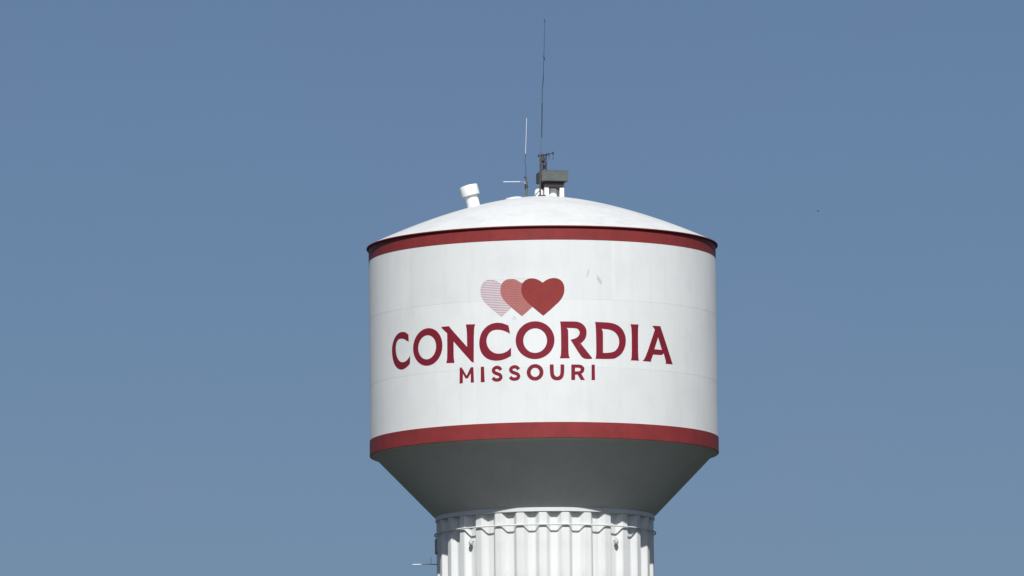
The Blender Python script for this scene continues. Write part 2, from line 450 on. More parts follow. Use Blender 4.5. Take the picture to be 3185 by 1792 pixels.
LETTERS = [
 ('C', [[[-6.949,46.186],[-6.964,46.513],[-7.053,46.576],[-7.103,46.607],[-7.146,46.628],[-7.192,46.646],[-7.24,46.662],[-7.29,46.674],[-7.343,46.684],[-7.398,46.69],[-7.456,46.694],[-7.517,46.693],[-7.58,46.687],[-7.647,46.676],[-7.717,46.661],[-7.785,46.638],[-7.852,46.609],[-7.918,46.574],[-7.983,46.532],[-8.043,46.484],[-8.097,46.431],[-8.148,46.372],[-8.193,46.309],[-8.23,46.244],[-8.26,46.179],[-8.283,46.112],[-8.298,46.045],[-8.307,45.978],[-8.31,45.91],[-8.307,45.841],[-8.299,45.772],[-8.286,45.704],[-8.27,45.636],[-8.25,45.57],[-8.226,45.504],[-8.198,45.442],[-8.165,45.382],[-8.129,45.326],[-8.088,45.273],[-8.044,45.224],[-7.997,45.179],[-7.946,45.138],[-7.893,45.1],[-7.837,45.068],[-7.78,45.04],[-7.721,45.018],[-7.661,45.0],[-7.603,44.987],[-7.548,44.978],[-7.495,44.973],[-7.445,44.972],[-7.393,44.975],[-7.34,44.983],[-7.285,44.994],[-7.228,45.009],[-7.174,45.027],[-7.123,45.047],[-7.073,45.069],[-7.003,45.106],[-6.954,45.135],[-6.924,45.154],[-6.88,45.185],[-6.853,45.545],[-6.971,45.452],[-7.028,45.409],[-7.07,45.38],[-7.111,45.357],[-7.15,45.339],[-7.194,45.324],[-7.246,45.313],[-7.303,45.306],[-7.367,45.302],[-7.427,45.304],[-7.484,45.311],[-7.537,45.323],[-7.586,45.34],[-7.634,45.362],[-7.68,45.389],[-7.724,45.422],[-7.766,45.459],[-7.804,45.5],[-7.838,45.544],[-7.868,45.591],[-7.894,45.641],[-7.916,45.693],[-7.935,45.748],[-7.95,45.804],[-7.962,45.863],[-7.968,45.92],[-7.97,45.975],[-7.967,46.028],[-7.959,46.08],[-7.947,46.129],[-7.931,46.175],[-7.911,46.218],[-7.888,46.258],[-7.86,46.293],[-7.826,46.323],[-7.789,46.347],[-7.745,46.366],[-7.701,46.381],[-7.654,46.391],[-7.606,46.395],[-7.556,46.395],[-7.504,46.392],[-7.451,46.385],[-7.397,46.376],[-7.34,46.362],[-7.289,46.348],[-7.241,46.331],[-7.189,46.308],[-7.101,46.263]]]),
 ('O', [[[-4.854,45.849],[-4.86,45.753],[-4.876,45.658],[-4.903,45.566],[-4.939,45.477],[-4.985,45.393],[-5.04,45.315],[-5.103,45.243],[-5.174,45.178],[-5.252,45.123],[-5.336,45.076],[-5.426,45.039],[-5.52,45.013],[-5.617,44.997],[-5.717,44.992],[-5.817,44.998],[-5.918,45.015],[-6.016,45.043],[-6.112,45.081],[-6.204,45.129],[-6.29,45.185],[-6.37,45.251],[-6.441,45.324],[-6.504,45.403],[-6.557,45.488],[-6.598,45.578],[-6.628,45.671],[-6.646,45.767],[-6.651,45.863],[-6.643,45.959],[-6.623,46.054],[-6.59,46.145],[-6.546,46.233],[-6.492,46.316],[-6.427,46.393],[-6.354,46.464],[-6.272,46.526],[-6.185,46.58],[-6.092,46.625],[-5.996,46.66],[-5.896,46.686],[-5.796,46.701],[-5.696,46.705],[-5.597,46.699],[-5.5,46.682],[-5.407,46.655],[-5.318,46.618],[-5.235,46.572],[-5.158,46.516],[-5.089,46.453],[-5.027,46.381],[-4.974,46.303],[-4.931,46.219],[-4.896,46.131],[-4.872,46.039],[-4.858,45.945]],[[-5.214,45.835],[-5.218,45.773],[-5.228,45.713],[-5.245,45.654],[-5.268,45.597],[-5.296,45.543],[-5.331,45.493],[-5.37,45.447],[-5.414,45.406],[-5.463,45.371],[-5.515,45.341],[-5.571,45.318],[-5.629,45.301],[-5.688,45.291],[-5.749,45.288],[-5.811,45.292],[-5.871,45.303],[-5.931,45.321],[-5.989,45.345],[-6.044,45.375],[-6.095,45.411],[-6.143,45.453],[-6.185,45.5],[-6.222,45.55],[-6.252,45.605],[-6.277,45.662],[-6.294,45.721],[-6.304,45.782],[-6.307,45.843],[-6.303,45.905],[-6.291,45.965],[-6.272,46.024],[-6.246,46.08],[-6.214,46.133],[-6.176,46.183],[-6.132,46.228],[-6.084,46.268],[-6.032,46.303],[-5.976,46.332],[-5.918,46.355],[-5.858,46.372],[-5.797,46.381],[-5.736,46.384],[-5.675,46.38],[-5.615,46.369],[-5.558,46.352],[-5.503,46.328],[-5.452,46.299],[-5.404,46.263],[-5.361,46.222],[-5.322,46.176],[-5.289,46.126],[-5.262,46.072],[-5.24,46.016],[-5.225,45.957],[-5.216,45.896]]]),
 ('N', [[[-4.906,46.669],[-4.864,46.705],[-4.488,46.705],[-4.374,46.572],[-3.555,45.699],[-3.559,46.249],[-3.568,46.437],[-3.577,46.53],[-3.595,46.625],[-3.603,46.678],[-3.604,46.702],[-3.596,46.724],[-3.138,46.71],[-3.178,46.605],[-3.195,46.468],[-3.212,46.151],[-3.231,45.01],[-3.201,44.974],[-3.27,44.98],[-3.3,44.987],[-3.321,44.996],[-3.341,45.01],[-3.369,45.038],[-4.247,45.989],[-4.25,45.439],[-4.244,45.259],[-4.236,45.172],[-4.221,45.092],[-4.214,45.048],[-4.214,45.028],[-4.222,45.011],[-4.629,45.026],[-4.647,45.053],[-4.617,45.158],[-4.603,45.274],[-4.593,45.524],[-4.59,46.385],[-4.615,46.41],[-4.636,46.429],[-4.671,46.459],[-4.74,46.514],[-4.806,46.572]]]),
 ('C', [[[-1.497,46.209],[-1.564,46.581],[-1.699,46.641],[-1.774,46.671],[-1.835,46.69],[-1.898,46.705],[-1.962,46.717],[-2.027,46.725],[-2.092,46.727],[-2.156,46.725],[-2.222,46.718],[-2.286,46.706],[-2.349,46.69],[-2.411,46.668],[-2.472,46.642],[-2.53,46.611],[-2.587,46.574],[-2.64,46.533],[-2.692,46.487],[-2.738,46.439],[-2.78,46.388],[-2.817,46.334],[-2.848,46.277],[-2.876,46.217],[-2.9,46.152],[-2.92,46.085],[-2.936,46.013],[-2.947,45.942],[-2.953,45.872],[-2.954,45.803],[-2.949,45.735],[-2.94,45.669],[-2.927,45.603],[-2.909,45.538],[-2.887,45.474],[-2.86,45.413],[-2.827,45.356],[-2.789,45.302],[-2.745,45.251],[-2.699,45.205],[-2.649,45.164],[-2.596,45.128],[-2.541,45.096],[-2.48,45.069],[-2.415,45.046],[-2.344,45.028],[-2.269,45.014],[-2.197,45.005],[-2.127,45.001],[-2.06,45.002],[-1.995,45.007],[-1.932,45.015],[-1.87,45.027],[-1.81,45.042],[-1.75,45.06],[-1.694,45.08],[-1.639,45.103],[-1.575,45.134],[-1.461,45.195],[-1.453,45.585],[-1.534,45.501],[-1.577,45.46],[-1.616,45.431],[-1.66,45.404],[-1.709,45.38],[-1.757,45.36],[-1.806,45.344],[-1.854,45.333],[-1.903,45.325],[-1.952,45.32],[-2.0,45.318],[-2.049,45.319],[-2.098,45.323],[-2.146,45.332],[-2.195,45.345],[-2.244,45.364],[-2.293,45.388],[-2.339,45.416],[-2.382,45.447],[-2.422,45.483],[-2.459,45.522],[-2.492,45.565],[-2.521,45.611],[-2.546,45.661],[-2.568,45.714],[-2.584,45.765],[-2.595,45.813],[-2.602,45.858],[-2.603,45.9],[-2.602,45.944],[-2.596,45.988],[-2.587,46.034],[-2.575,46.081],[-2.558,46.126],[-2.537,46.17],[-2.511,46.213],[-2.481,46.254],[-2.448,46.29],[-2.414,46.32],[-2.377,46.345],[-2.338,46.365],[-2.293,46.381],[-2.244,46.393],[-2.19,46.401],[-2.132,46.406],[-2.073,46.406],[-2.014,46.402],[-1.956,46.394],[-1.897,46.383],[-1.843,46.369],[-1.792,46.353],[-1.734,46.329],[-1.636,46.283]]]),
 ('O', [[[0.517,45.884],[0.51,45.787],[0.492,45.692],[0.464,45.599],[0.425,45.51],[0.377,45.425],[0.319,45.346],[0.252,45.274],[0.178,45.21],[0.097,45.154],[0.011,45.108],[-0.081,45.071],[-0.176,45.045],[-0.273,45.029],[-0.371,45.024],[-0.47,45.03],[-0.567,45.047],[-0.661,45.075],[-0.752,45.113],[-0.838,45.161],[-0.919,45.218],[-0.992,45.283],[-1.057,45.356],[-1.114,45.436],[-1.161,45.521],[-1.198,45.611],[-1.225,45.704],[-1.241,45.8],[-1.245,45.896],[-1.239,45.992],[-1.221,46.087],[-1.192,46.179],[-1.153,46.268],[-1.104,46.352],[-1.046,46.429],[-0.979,46.5],[-0.904,46.563],[-0.823,46.618],[-0.736,46.664],[-0.644,46.7],[-0.549,46.725],[-0.451,46.741],[-0.353,46.745],[-0.255,46.739],[-0.158,46.723],[-0.063,46.696],[0.027,46.658],[0.113,46.612],[0.193,46.556],[0.266,46.492],[0.331,46.42],[0.387,46.341],[0.434,46.257],[0.47,46.168],[0.497,46.075],[0.512,45.98]],[[0.176,45.864],[0.172,45.801],[0.162,45.74],[0.144,45.68],[0.121,45.622],[0.091,45.567],[0.056,45.516],[0.015,45.47],[-0.03,45.428],[-0.079,45.392],[-0.132,45.362],[-0.188,45.338],[-0.245,45.321],[-0.305,45.311],[-0.364,45.308],[-0.424,45.312],[-0.483,45.323],[-0.541,45.341],[-0.596,45.365],[-0.648,45.396],[-0.697,45.433],[-0.742,45.475],[-0.781,45.522],[-0.816,45.573],[-0.844,45.628],[-0.867,45.686],[-0.883,45.747],[-0.892,45.809],[-0.895,45.871],[-0.891,45.933],[-0.88,45.995],[-0.863,46.055],[-0.839,46.112],[-0.809,46.166],[-0.774,46.217],[-0.733,46.263],[-0.688,46.304],[-0.638,46.34],[-0.585,46.369],[-0.53,46.393],[-0.472,46.409],[-0.412,46.419],[-0.352,46.423],[-0.293,46.419],[-0.234,46.408],[-0.176,46.39],[-0.121,46.366],[-0.069,46.336],[-0.02,46.3],[0.024,46.258],[0.063,46.211],[0.098,46.16],[0.126,46.106],[0.148,46.048],[0.164,45.988],[0.174,45.926]]]),
 ('R', [[[0.778,46.729],[1.322,46.732],[1.488,46.726],[1.566,46.719],[1.611,46.71],[1.655,46.696],[1.699,46.678],[1.744,46.656],[1.788,46.629],[1.829,46.599],[1.865,46.563],[1.899,46.524],[1.928,46.481],[1.952,46.437],[1.97,46.394],[1.982,46.35],[1.989,46.306],[1.991,46.261],[1.991,46.215],[1.987,46.168],[1.979,46.119],[1.969,46.073],[1.955,46.029],[1.937,45.987],[1.917,45.948],[1.89,45.908],[1.858,45.867],[1.808,45.816],[1.713,45.729],[2.234,45.089],[2.224,45.041],[2.088,45.032],[2.021,45.03],[1.972,45.033],[1.928,45.038],[1.888,45.047],[1.85,45.06],[1.815,45.077],[1.783,45.097],[1.753,45.122],[1.702,45.186],[1.594,45.341],[1.245,45.899],[1.365,45.931],[1.421,45.948],[1.462,45.964],[1.499,45.982],[1.533,46.001],[1.563,46.023],[1.589,46.046],[1.612,46.072],[1.631,46.1],[1.646,46.13],[1.657,46.16],[1.664,46.2],[1.669,46.272],[1.588,46.389],[1.515,46.411],[1.457,46.421],[1.39,46.427],[1.28,46.431],[1.064,46.437],[1.095,46.41],[1.113,46.388],[1.124,46.368],[1.133,46.346],[1.139,46.323],[1.143,46.238],[1.146,46.02],[1.144,45.484],[1.154,45.258],[1.167,45.159],[1.2,45.08],[1.175,45.054],[0.763,45.049],[0.753,45.081],[0.787,45.168],[0.801,45.282],[0.813,45.54],[0.814,46.153],[0.808,46.432],[0.799,46.573]]]),
 ('D', [[[2.395,46.725],[2.922,46.72],[3.099,46.709],[3.189,46.699],[3.252,46.687],[3.312,46.672],[3.369,46.655],[3.425,46.635],[3.478,46.613],[3.528,46.587],[3.576,46.557],[3.621,46.524],[3.664,46.487],[3.703,46.447],[3.739,46.405],[3.772,46.36],[3.802,46.313],[3.828,46.262],[3.85,46.207],[3.869,46.148],[3.883,46.086],[3.893,46.022],[3.897,45.957],[3.897,45.89],[3.891,45.822],[3.881,45.755],[3.865,45.689],[3.845,45.624],[3.819,45.56],[3.79,45.499],[3.758,45.442],[3.722,45.389],[3.684,45.339],[3.643,45.294],[3.599,45.253],[3.553,45.217],[3.481,45.171],[3.39,45.12],[3.326,45.088],[3.239,45.072],[3.111,45.06],[2.886,45.051],[2.394,45.044],[2.42,45.166],[2.43,45.29],[2.437,45.55],[2.434,46.144],[2.426,46.419],[2.417,46.561]],[[2.695,46.421],[2.895,46.412],[2.991,46.403],[3.051,46.395],[3.107,46.386],[3.161,46.372],[3.212,46.355],[3.26,46.334],[3.306,46.309],[3.348,46.281],[3.386,46.251],[3.421,46.217],[3.452,46.18],[3.478,46.141],[3.501,46.099],[3.52,46.055],[3.535,46.009],[3.546,45.963],[3.553,45.918],[3.557,45.874],[3.556,45.832],[3.552,45.788],[3.543,45.743],[3.531,45.696],[3.515,45.648],[3.493,45.603],[3.467,45.559],[3.435,45.518],[3.398,45.479],[3.359,45.445],[3.318,45.418],[3.274,45.397],[3.228,45.381],[3.178,45.367],[3.124,45.356],[3.066,45.347],[2.974,45.337],[2.871,45.329],[2.758,45.326],[2.766,46.009],[2.765,46.199],[2.762,46.276],[2.757,46.301],[2.749,46.325],[2.739,46.35],[2.723,46.38]]]),
 ('I', [[[4.14,46.683],[4.584,46.693],[4.562,46.592],[4.553,46.465],[4.545,46.176],[4.539,45.484],[4.546,45.208],[4.558,45.101],[4.591,45.04],[4.133,45.034],[4.172,45.111],[4.187,45.223],[4.2,45.497],[4.205,46.169],[4.195,46.453],[4.179,46.578]]]),
 ('A', [[[5.354,46.657],[5.41,46.675],[5.453,46.682],[5.539,46.687],[5.83,46.692],[6.563,45.074],[6.602,44.999],[6.129,44.994],[6.147,45.059],[6.145,45.105],[6.131,45.163],[6.095,45.262],[6.016,45.462],[5.976,45.429],[5.948,45.409],[5.926,45.396],[5.903,45.386],[5.879,45.378],[5.832,45.373],[5.727,45.368],[5.379,45.368],[5.294,45.181],[5.27,45.118],[5.26,45.082],[5.253,45.03],[4.774,45.035],[4.864,45.122],[4.937,45.239],[5.071,45.512],[5.492,46.501],[5.48,46.529],[5.468,46.548],[5.453,46.566],[5.425,46.594]],[[5.688,46.173],[5.909,45.612],[5.454,45.612]]]),
 ('M', [[[-3.943,44.774],[-3.839,44.783],[-3.596,44.392],[-3.389,44.763],[-3.25,44.76],[-3.231,44.062],[-3.391,44.061],[-3.388,44.487],[-3.532,44.27],[-3.648,44.267],[-3.781,44.492],[-3.787,44.063],[-3.96,44.05]]]),
 ('I', [[[-2.891,44.759],[-2.732,44.761],[-2.709,44.056],[-2.899,44.05]]]),
 ('S', [[[-2.004,44.528],[-2.015,44.548],[-2.022,44.559],[-2.031,44.575],[-2.04,44.589],[-2.046,44.596],[-2.056,44.603],[-2.071,44.611],[-2.09,44.617],[-2.108,44.62],[-2.126,44.621],[-2.144,44.618],[-2.163,44.612],[-2.178,44.605],[-2.191,44.596],[-2.202,44.583],[-2.211,44.57],[-2.213,44.564],[-2.213,44.563],[-2.212,44.559],[-2.206,44.547],[-2.195,44.535],[-2.182,44.524],[-2.165,44.514],[-2.138,44.503],[-2.106,44.49],[-2.073,44.477],[-2.04,44.464],[-2.002,44.449],[-1.962,44.426],[-1.927,44.397],[-1.898,44.362],[-1.876,44.321],[-1.864,44.275],[-1.864,44.227],[-1.878,44.181],[-1.902,44.14],[-1.933,44.106],[-1.971,44.08],[-2.014,44.062],[-2.058,44.052],[-2.099,44.048],[-2.14,44.047],[-2.18,44.052],[-2.219,44.061],[-2.256,44.074],[-2.289,44.092],[-2.32,44.115],[-2.342,44.138],[-2.356,44.152],[-2.365,44.161],[-2.381,44.178],[-2.27,44.285],[-2.254,44.268],[-2.245,44.259],[-2.231,44.245],[-2.218,44.231],[-2.207,44.223],[-2.193,44.215],[-2.175,44.209],[-2.154,44.204],[-2.132,44.202],[-2.109,44.202],[-2.084,44.205],[-2.06,44.21],[-2.045,44.216],[-2.034,44.224],[-2.026,44.232],[-2.019,44.243],[-2.017,44.25],[-2.017,44.255],[-2.019,44.263],[-2.026,44.276],[-2.036,44.288],[-2.05,44.299],[-2.068,44.31],[-2.097,44.32],[-2.13,44.334],[-2.163,44.347],[-2.196,44.36],[-2.233,44.375],[-2.271,44.398],[-2.304,44.425],[-2.332,44.459],[-2.355,44.499],[-2.367,44.546],[-2.365,44.596],[-2.349,44.641],[-2.323,44.68],[-2.293,44.711],[-2.258,44.737],[-2.22,44.756],[-2.178,44.769],[-2.136,44.775],[-2.094,44.774],[-2.052,44.767],[-2.012,44.753],[-1.976,44.735],[-1.943,44.711],[-1.916,44.682],[-1.899,44.654],[-1.889,44.638],[-1.883,44.628],[-1.871,44.608]]]),
 ('S', [[[-1.188,44.53],[-1.2,44.55],[-1.206,44.56],[-1.216,44.576],[-1.225,44.589],[-1.231,44.596],[-1.242,44.603],[-1.257,44.61],[-1.278,44.617],[-1.297,44.62],[-1.316,44.62],[-1.335,44.617],[-1.355,44.611],[-1.371,44.603],[-1.385,44.594],[-1.396,44.582],[-1.405,44.569],[-1.407,44.564],[-1.407,44.564],[-1.407,44.561],[-1.4,44.551],[-1.39,44.539],[-1.376,44.529],[-1.358,44.519],[-1.331,44.508],[-1.298,44.496],[-1.264,44.483],[-1.231,44.471],[-1.191,44.457],[-1.151,44.435],[-1.115,44.407],[-1.085,44.372],[-1.062,44.331],[-1.049,44.285],[-1.049,44.237],[-1.063,44.191],[-1.088,44.15],[-1.12,44.117],[-1.159,44.091],[-1.202,44.074],[-1.247,44.064],[-1.288,44.059],[-1.329,44.058],[-1.37,44.062],[-1.409,44.07],[-1.446,44.083],[-1.48,44.1],[-1.512,44.122],[-1.534,44.144],[-1.548,44.158],[-1.557,44.167],[-1.574,44.183],[-1.466,44.294],[-1.449,44.277],[-1.44,44.268],[-1.426,44.255],[-1.413,44.241],[-1.401,44.233],[-1.386,44.226],[-1.368,44.219],[-1.346,44.215],[-1.323,44.212],[-1.299,44.213],[-1.273,44.216],[-1.248,44.221],[-1.231,44.228],[-1.219,44.236],[-1.211,44.245],[-1.204,44.255],[-1.202,44.261],[-1.202,44.264],[-1.204,44.271],[-1.211,44.283],[-1.221,44.294],[-1.235,44.305],[-1.254,44.315],[-1.283,44.326],[-1.318,44.339],[-1.352,44.351],[-1.385,44.364],[-1.423,44.378],[-1.462,44.4],[-1.496,44.427],[-1.525,44.459],[-1.548,44.499],[-1.561,44.547],[-1.559,44.596],[-1.542,44.642],[-1.515,44.68],[-1.485,44.711],[-1.45,44.737],[-1.411,44.755],[-1.369,44.768],[-1.327,44.774],[-1.284,44.774],[-1.242,44.767],[-1.202,44.755],[-1.165,44.737],[-1.132,44.714],[-1.104,44.685],[-1.086,44.658],[-1.076,44.643],[-1.07,44.632],[-1.057,44.613]]]),
 ('O', [[[0.003,44.425],[-0.002,44.366],[-0.017,44.308],[-0.04,44.253],[-0.072,44.203],[-0.111,44.158],[-0.156,44.119],[-0.207,44.088],[-0.262,44.065],[-0.32,44.051],[-0.38,44.046],[-0.439,44.051],[-0.497,44.065],[-0.551,44.087],[-0.602,44.118],[-0.647,44.157],[-0.685,44.202],[-0.716,44.252],[-0.738,44.307],[-0.751,44.365],[-0.756,44.424],[-0.75,44.483],[-0.736,44.54],[-0.712,44.595],[-0.681,44.645],[-0.641,44.69],[-0.596,44.728],[-0.545,44.759],[-0.489,44.782],[-0.431,44.795],[-0.372,44.8],[-0.313,44.796],[-0.255,44.782],[-0.2,44.76],[-0.15,44.729],[-0.105,44.691],[-0.067,44.646],[-0.036,44.596],[-0.014,44.541],[-0.001,44.484]],[[-0.176,44.424],[-0.179,44.392],[-0.186,44.361],[-0.199,44.331],[-0.215,44.303],[-0.236,44.279],[-0.26,44.258],[-0.287,44.241],[-0.316,44.228],[-0.347,44.221],[-0.378,44.218],[-0.409,44.221],[-0.44,44.228],[-0.469,44.24],[-0.495,44.257],[-0.519,44.278],[-0.539,44.302],[-0.555,44.33],[-0.567,44.36],[-0.574,44.391],[-0.576,44.423],[-0.573,44.455],[-0.566,44.486],[-0.553,44.516],[-0.536,44.544],[-0.516,44.568],[-0.492,44.589],[-0.465,44.606],[-0.435,44.618],[-0.405,44.626],[-0.373,44.628],[-0.342,44.626],[-0.312,44.618],[-0.283,44.606],[-0.256,44.59],[-0.233,44.569],[-0.213,44.545],[-0.197,44.517],[-0.185,44.488],[-0.178,44.456]]]),
 ('U', [[[0.29,44.773],[0.465,44.777],[0.468,44.499],[0.474,44.409],[0.48,44.363],[0.487,44.332],[0.496,44.304],[0.508,44.281],[0.522,44.262],[0.539,44.247],[0.556,44.234],[0.572,44.226],[0.586,44.221],[0.601,44.22],[0.616,44.219],[0.633,44.221],[0.65,44.225],[0.667,44.23],[0.683,44.237],[0.698,44.247],[0.713,44.26],[0.727,44.276],[0.739,44.294],[0.749,44.315],[0.757,44.34],[0.762,44.368],[0.767,44.411],[0.772,44.498],[0.775,44.776],[0.947,44.771],[0.944,44.496],[0.937,44.396],[0.931,44.34],[0.922,44.294],[0.91,44.251],[0.895,44.212],[0.876,44.178],[0.853,44.147],[0.827,44.121],[0.799,44.099],[0.768,44.081],[0.734,44.068],[0.701,44.058],[0.668,44.052],[0.635,44.049],[0.602,44.049],[0.568,44.052],[0.533,44.059],[0.497,44.068],[0.46,44.082],[0.427,44.1],[0.398,44.122],[0.373,44.149],[0.353,44.18],[0.336,44.214],[0.322,44.253],[0.311,44.295],[0.303,44.342],[0.296,44.398],[0.29,44.497]]]),
 ('R', [[[1.267,44.773],[1.491,44.775],[1.592,44.773],[1.655,44.768],[1.704,44.76],[1.739,44.748],[1.769,44.732],[1.797,44.714],[1.825,44.685],[1.87,44.626],[1.87,44.559],[1.865,44.524],[1.857,44.495],[1.845,44.468],[1.829,44.441],[1.81,44.417],[1.789,44.396],[1.76,44.376],[1.722,44.355],[1.888,44.077],[1.701,44.065],[1.548,44.316],[1.439,44.312],[1.436,44.071],[1.259,44.065]],[[1.438,44.626],[1.539,44.627],[1.595,44.625],[1.627,44.621],[1.653,44.612],[1.683,44.595],[1.701,44.55],[1.689,44.521],[1.679,44.505],[1.67,44.494],[1.659,44.485],[1.646,44.478],[1.624,44.472],[1.592,44.467],[1.536,44.464],[1.436,44.461]]]),
 ('I', [[[2.205,44.773],[2.358,44.786],[2.362,44.081],[2.196,44.072]]]),
]
HEART = [[0.012,48.501],[0.097,48.563],[0.145,48.596],[0.185,48.619],[0.226,48.64],[0.268,48.658],[0.311,48.674],[0.355,48.686],[0.401,48.696],[0.448,48.703],[0.494,48.706],[0.541,48.706],[0.588,48.702],[0.634,48.695],[0.68,48.684],[0.724,48.667],[0.767,48.646],[0.809,48.62],[0.846,48.59],[0.88,48.556],[0.909,48.518],[0.935,48.476],[0.955,48.432],[0.971,48.385],[0.982,48.336],[0.989,48.284],[0.992,48.234],[0.993,48.185],[0.991,48.137],[0.985,48.09],[0.977,48.043],[0.964,47.996],[0.949,47.949],[0.929,47.902],[0.907,47.855],[0.88,47.808],[0.851,47.761],[0.817,47.714],[0.779,47.668],[0.737,47.621],[0.677,47.562],[0.56,47.457],[0.315,47.233],[0.127,47.075],[0.024,46.992],[-0.078,47.068],[-0.299,47.259],[-0.521,47.45],[-0.635,47.557],[-0.695,47.617],[-0.739,47.665],[-0.779,47.713],[-0.816,47.76],[-0.849,47.809],[-0.878,47.859],[-0.903,47.91],[-0.923,47.962],[-0.939,48.013],[-0.951,48.062],[-0.958,48.111],[-0.961,48.158],[-0.961,48.206],[-0.958,48.255],[-0.952,48.305],[-0.944,48.356],[-0.931,48.405],[-0.914,48.45],[-0.892,48.492],[-0.866,48.531],[-0.835,48.567],[-0.801,48.598],[-0.763,48.625],[-0.72,48.649],[-0.676,48.668],[-0.629,48.683],[-0.58,48.693],[-0.528,48.699],[-0.477,48.701],[-0.426,48.698],[-0.375,48.692],[-0.323,48.68],[-0.276,48.667],[-0.232,48.65],[-0.191,48.631],[-0.136,48.599],[-0.071,48.558]]

for ch, loops in LETTERS:
    o = wrap(sheet(loops), 'letter', M_LETTER, R + 0.005)
    o['label'] = 'painted red letter ' + ch

def cuts(poly, v):
    xs = []
    for i in range(len(poly)):
        (x0, y0), (x1, y1) = poly[i - 1], poly[i]
        if (y0 <= v) != (y1 <= v):
            xs.append(x0 + (v - y0) / (y1 - y0) * (x1 - x0))
    xs.sort()
    return [(xs[i], xs[i + 1]) for i in range(0, len(xs) - 1, 2)]

def minus(iv, cut):
    out = list(iv)
    for c0, c1 in cut:
        nx = []
        for a, b in out:
            if c1 <= a or c0 >= b:
                nx.append((a, b))
            else:
                if a < c0:
                    nx.append((a, c0))
                if c1 < b:
                    nx.append((c1, b))
        out = nx
    return out

def moved(poly, d):
    return [(a + d, b) for a, b in poly]

wrap(sheet([HEART]), 'heart', M_HEART, R + 0.005)['label'] = 'solid red heart, front of the three'
def hatched(poly, over, pitch, duty):
    bm = bmesh.new()
    v0, v1 = min(b for a, b in poly), max(b for a, b in poly)
    n = int((v1 - v0) / pitch)
    for k in range(n + 1):
        vc = v0 + (k + 0.5) * pitch
        sub = 4
        for s in range(sub):
            va = vc + pitch * duty * (s / sub - 0.5)
            vb = va + pitch * duty / sub
            for a, b in minus(cuts(poly, (va + vb) / 2), cuts(over, (va + vb) / 2))[:1]:
                if b - a < 0.01:
                    continue
                bm.faces.new([bm.verts.new(q) for q in ((a, va, 0), (b, va, 0), (b, vb, 0), (a, vb, 0))])
    bmesh.ops.remove_doubles(bm, verts=bm.verts[:], dist=1e-6)
    return bm
H2, H1 = moved(HEART, -0.965), moved(HEART, -1.91)
def solid(poly, over):
    bm = bmesh.new()
    v0, v1 = min(q for a, q in poly), max(q for a, q in poly)
    n = 90
    rows = []
    for k in range(n + 1):
        v = v0 + 0.002 + (v1 - v0 - 0.004) * k / n
        a, c = minus(cuts(poly, v), cuts(over, v))[0]
        rows.append((bm.verts.new((a, v, 0)), bm.verts.new((c, v, 0))))
    for (a, c), (d, e) in zip(rows[:-1], rows[1:]):
        bm.faces.new((a, c, e, d))
    return bm
wrap(solid(H2, HEART), 'heart', M_PINK, R + 0.004)['label'] = 'dusty pink striped heart, middle of the three'
wrap(solid(H1, H2), 'heart', M_PALE, R + 0.004)['label'] = 'very pale striped heart, hindmost of the three'
for poly, over, duty, mat in ((H2, HEART, 0.5, M_STRIPE_A), (H1, H2, 0.26, M_STRIPE_B)):
    st = wrap(hatched(poly, over, 0.078, duty), 'heart_stripes', mat, R + 0.007)
    st['kind'] = 'stuff'

# ------------------------------------------------------------------ roof fittings that belong to the tower
def tilt_matrix(x, y, sink=0.05):
    r = math.hypot(x, y)
    sl = H_D * P_D / 8.08 * (r / 8.08) ** (P_D - 1)
    n = Vector((x / r * sl, y / r * sl, 1.0)).normalized()
    return Matrix.Translation(Vector((x, y, dome_z(r) - sink))) @ n.to_track_quat('Z', 'Y').to_matrix().to_4x4()

MV = tilt_matrix(-3.10, -0.3)
bm = bmesh.new()
lathe(bm, [(0.0, 0.0), (0.42, 0.0), (0.42, 0.07), (0.305, 0.085), (0.30, 0.80), (0.0, 0.80)], 40, MV)
vent = link_mesh('roof_vent', bm, M_WHITE, tower, 35)
bm = bmesh.new()
lathe(bm, [(0.28, 0.96), (0.385, 0.96), (0.39, 0.63), (0.415, 0.62), (0.42, 0.64), (0.42, 1.05), (0.40, 1.10), (0.0, 1.16)], 40, MV)
link_mesh('vent_cap', bm, M_WHITE, vent, 35)

MH = tilt_matrix(-1.27, -1.15)
bm = bmesh.new()
lathe(bm, [(0.0, -0.02), (0.46, -0.02), (0.44, 0.015), (0.39, 0.05), (0.32, 0.08), (0.22, 0.105), (0.1, 0.118), (0.0, 0.12)], 40, MH)
hatch = link_mesh('roof_hatch', bm, M_WHITE, tower, 40)
bm = bmesh.new()
tube(bm, [MH @ Vector(q) for q in ((-0.1, -0.36, 0.05), (-0.1, -0.38, 0.09), (0.1, -0.38, 0.09), (0.1, -0.36, 0.05))], 0.012, 6)
link_mesh('hatch_handle', bm, M_WHITE, hatch, 40)

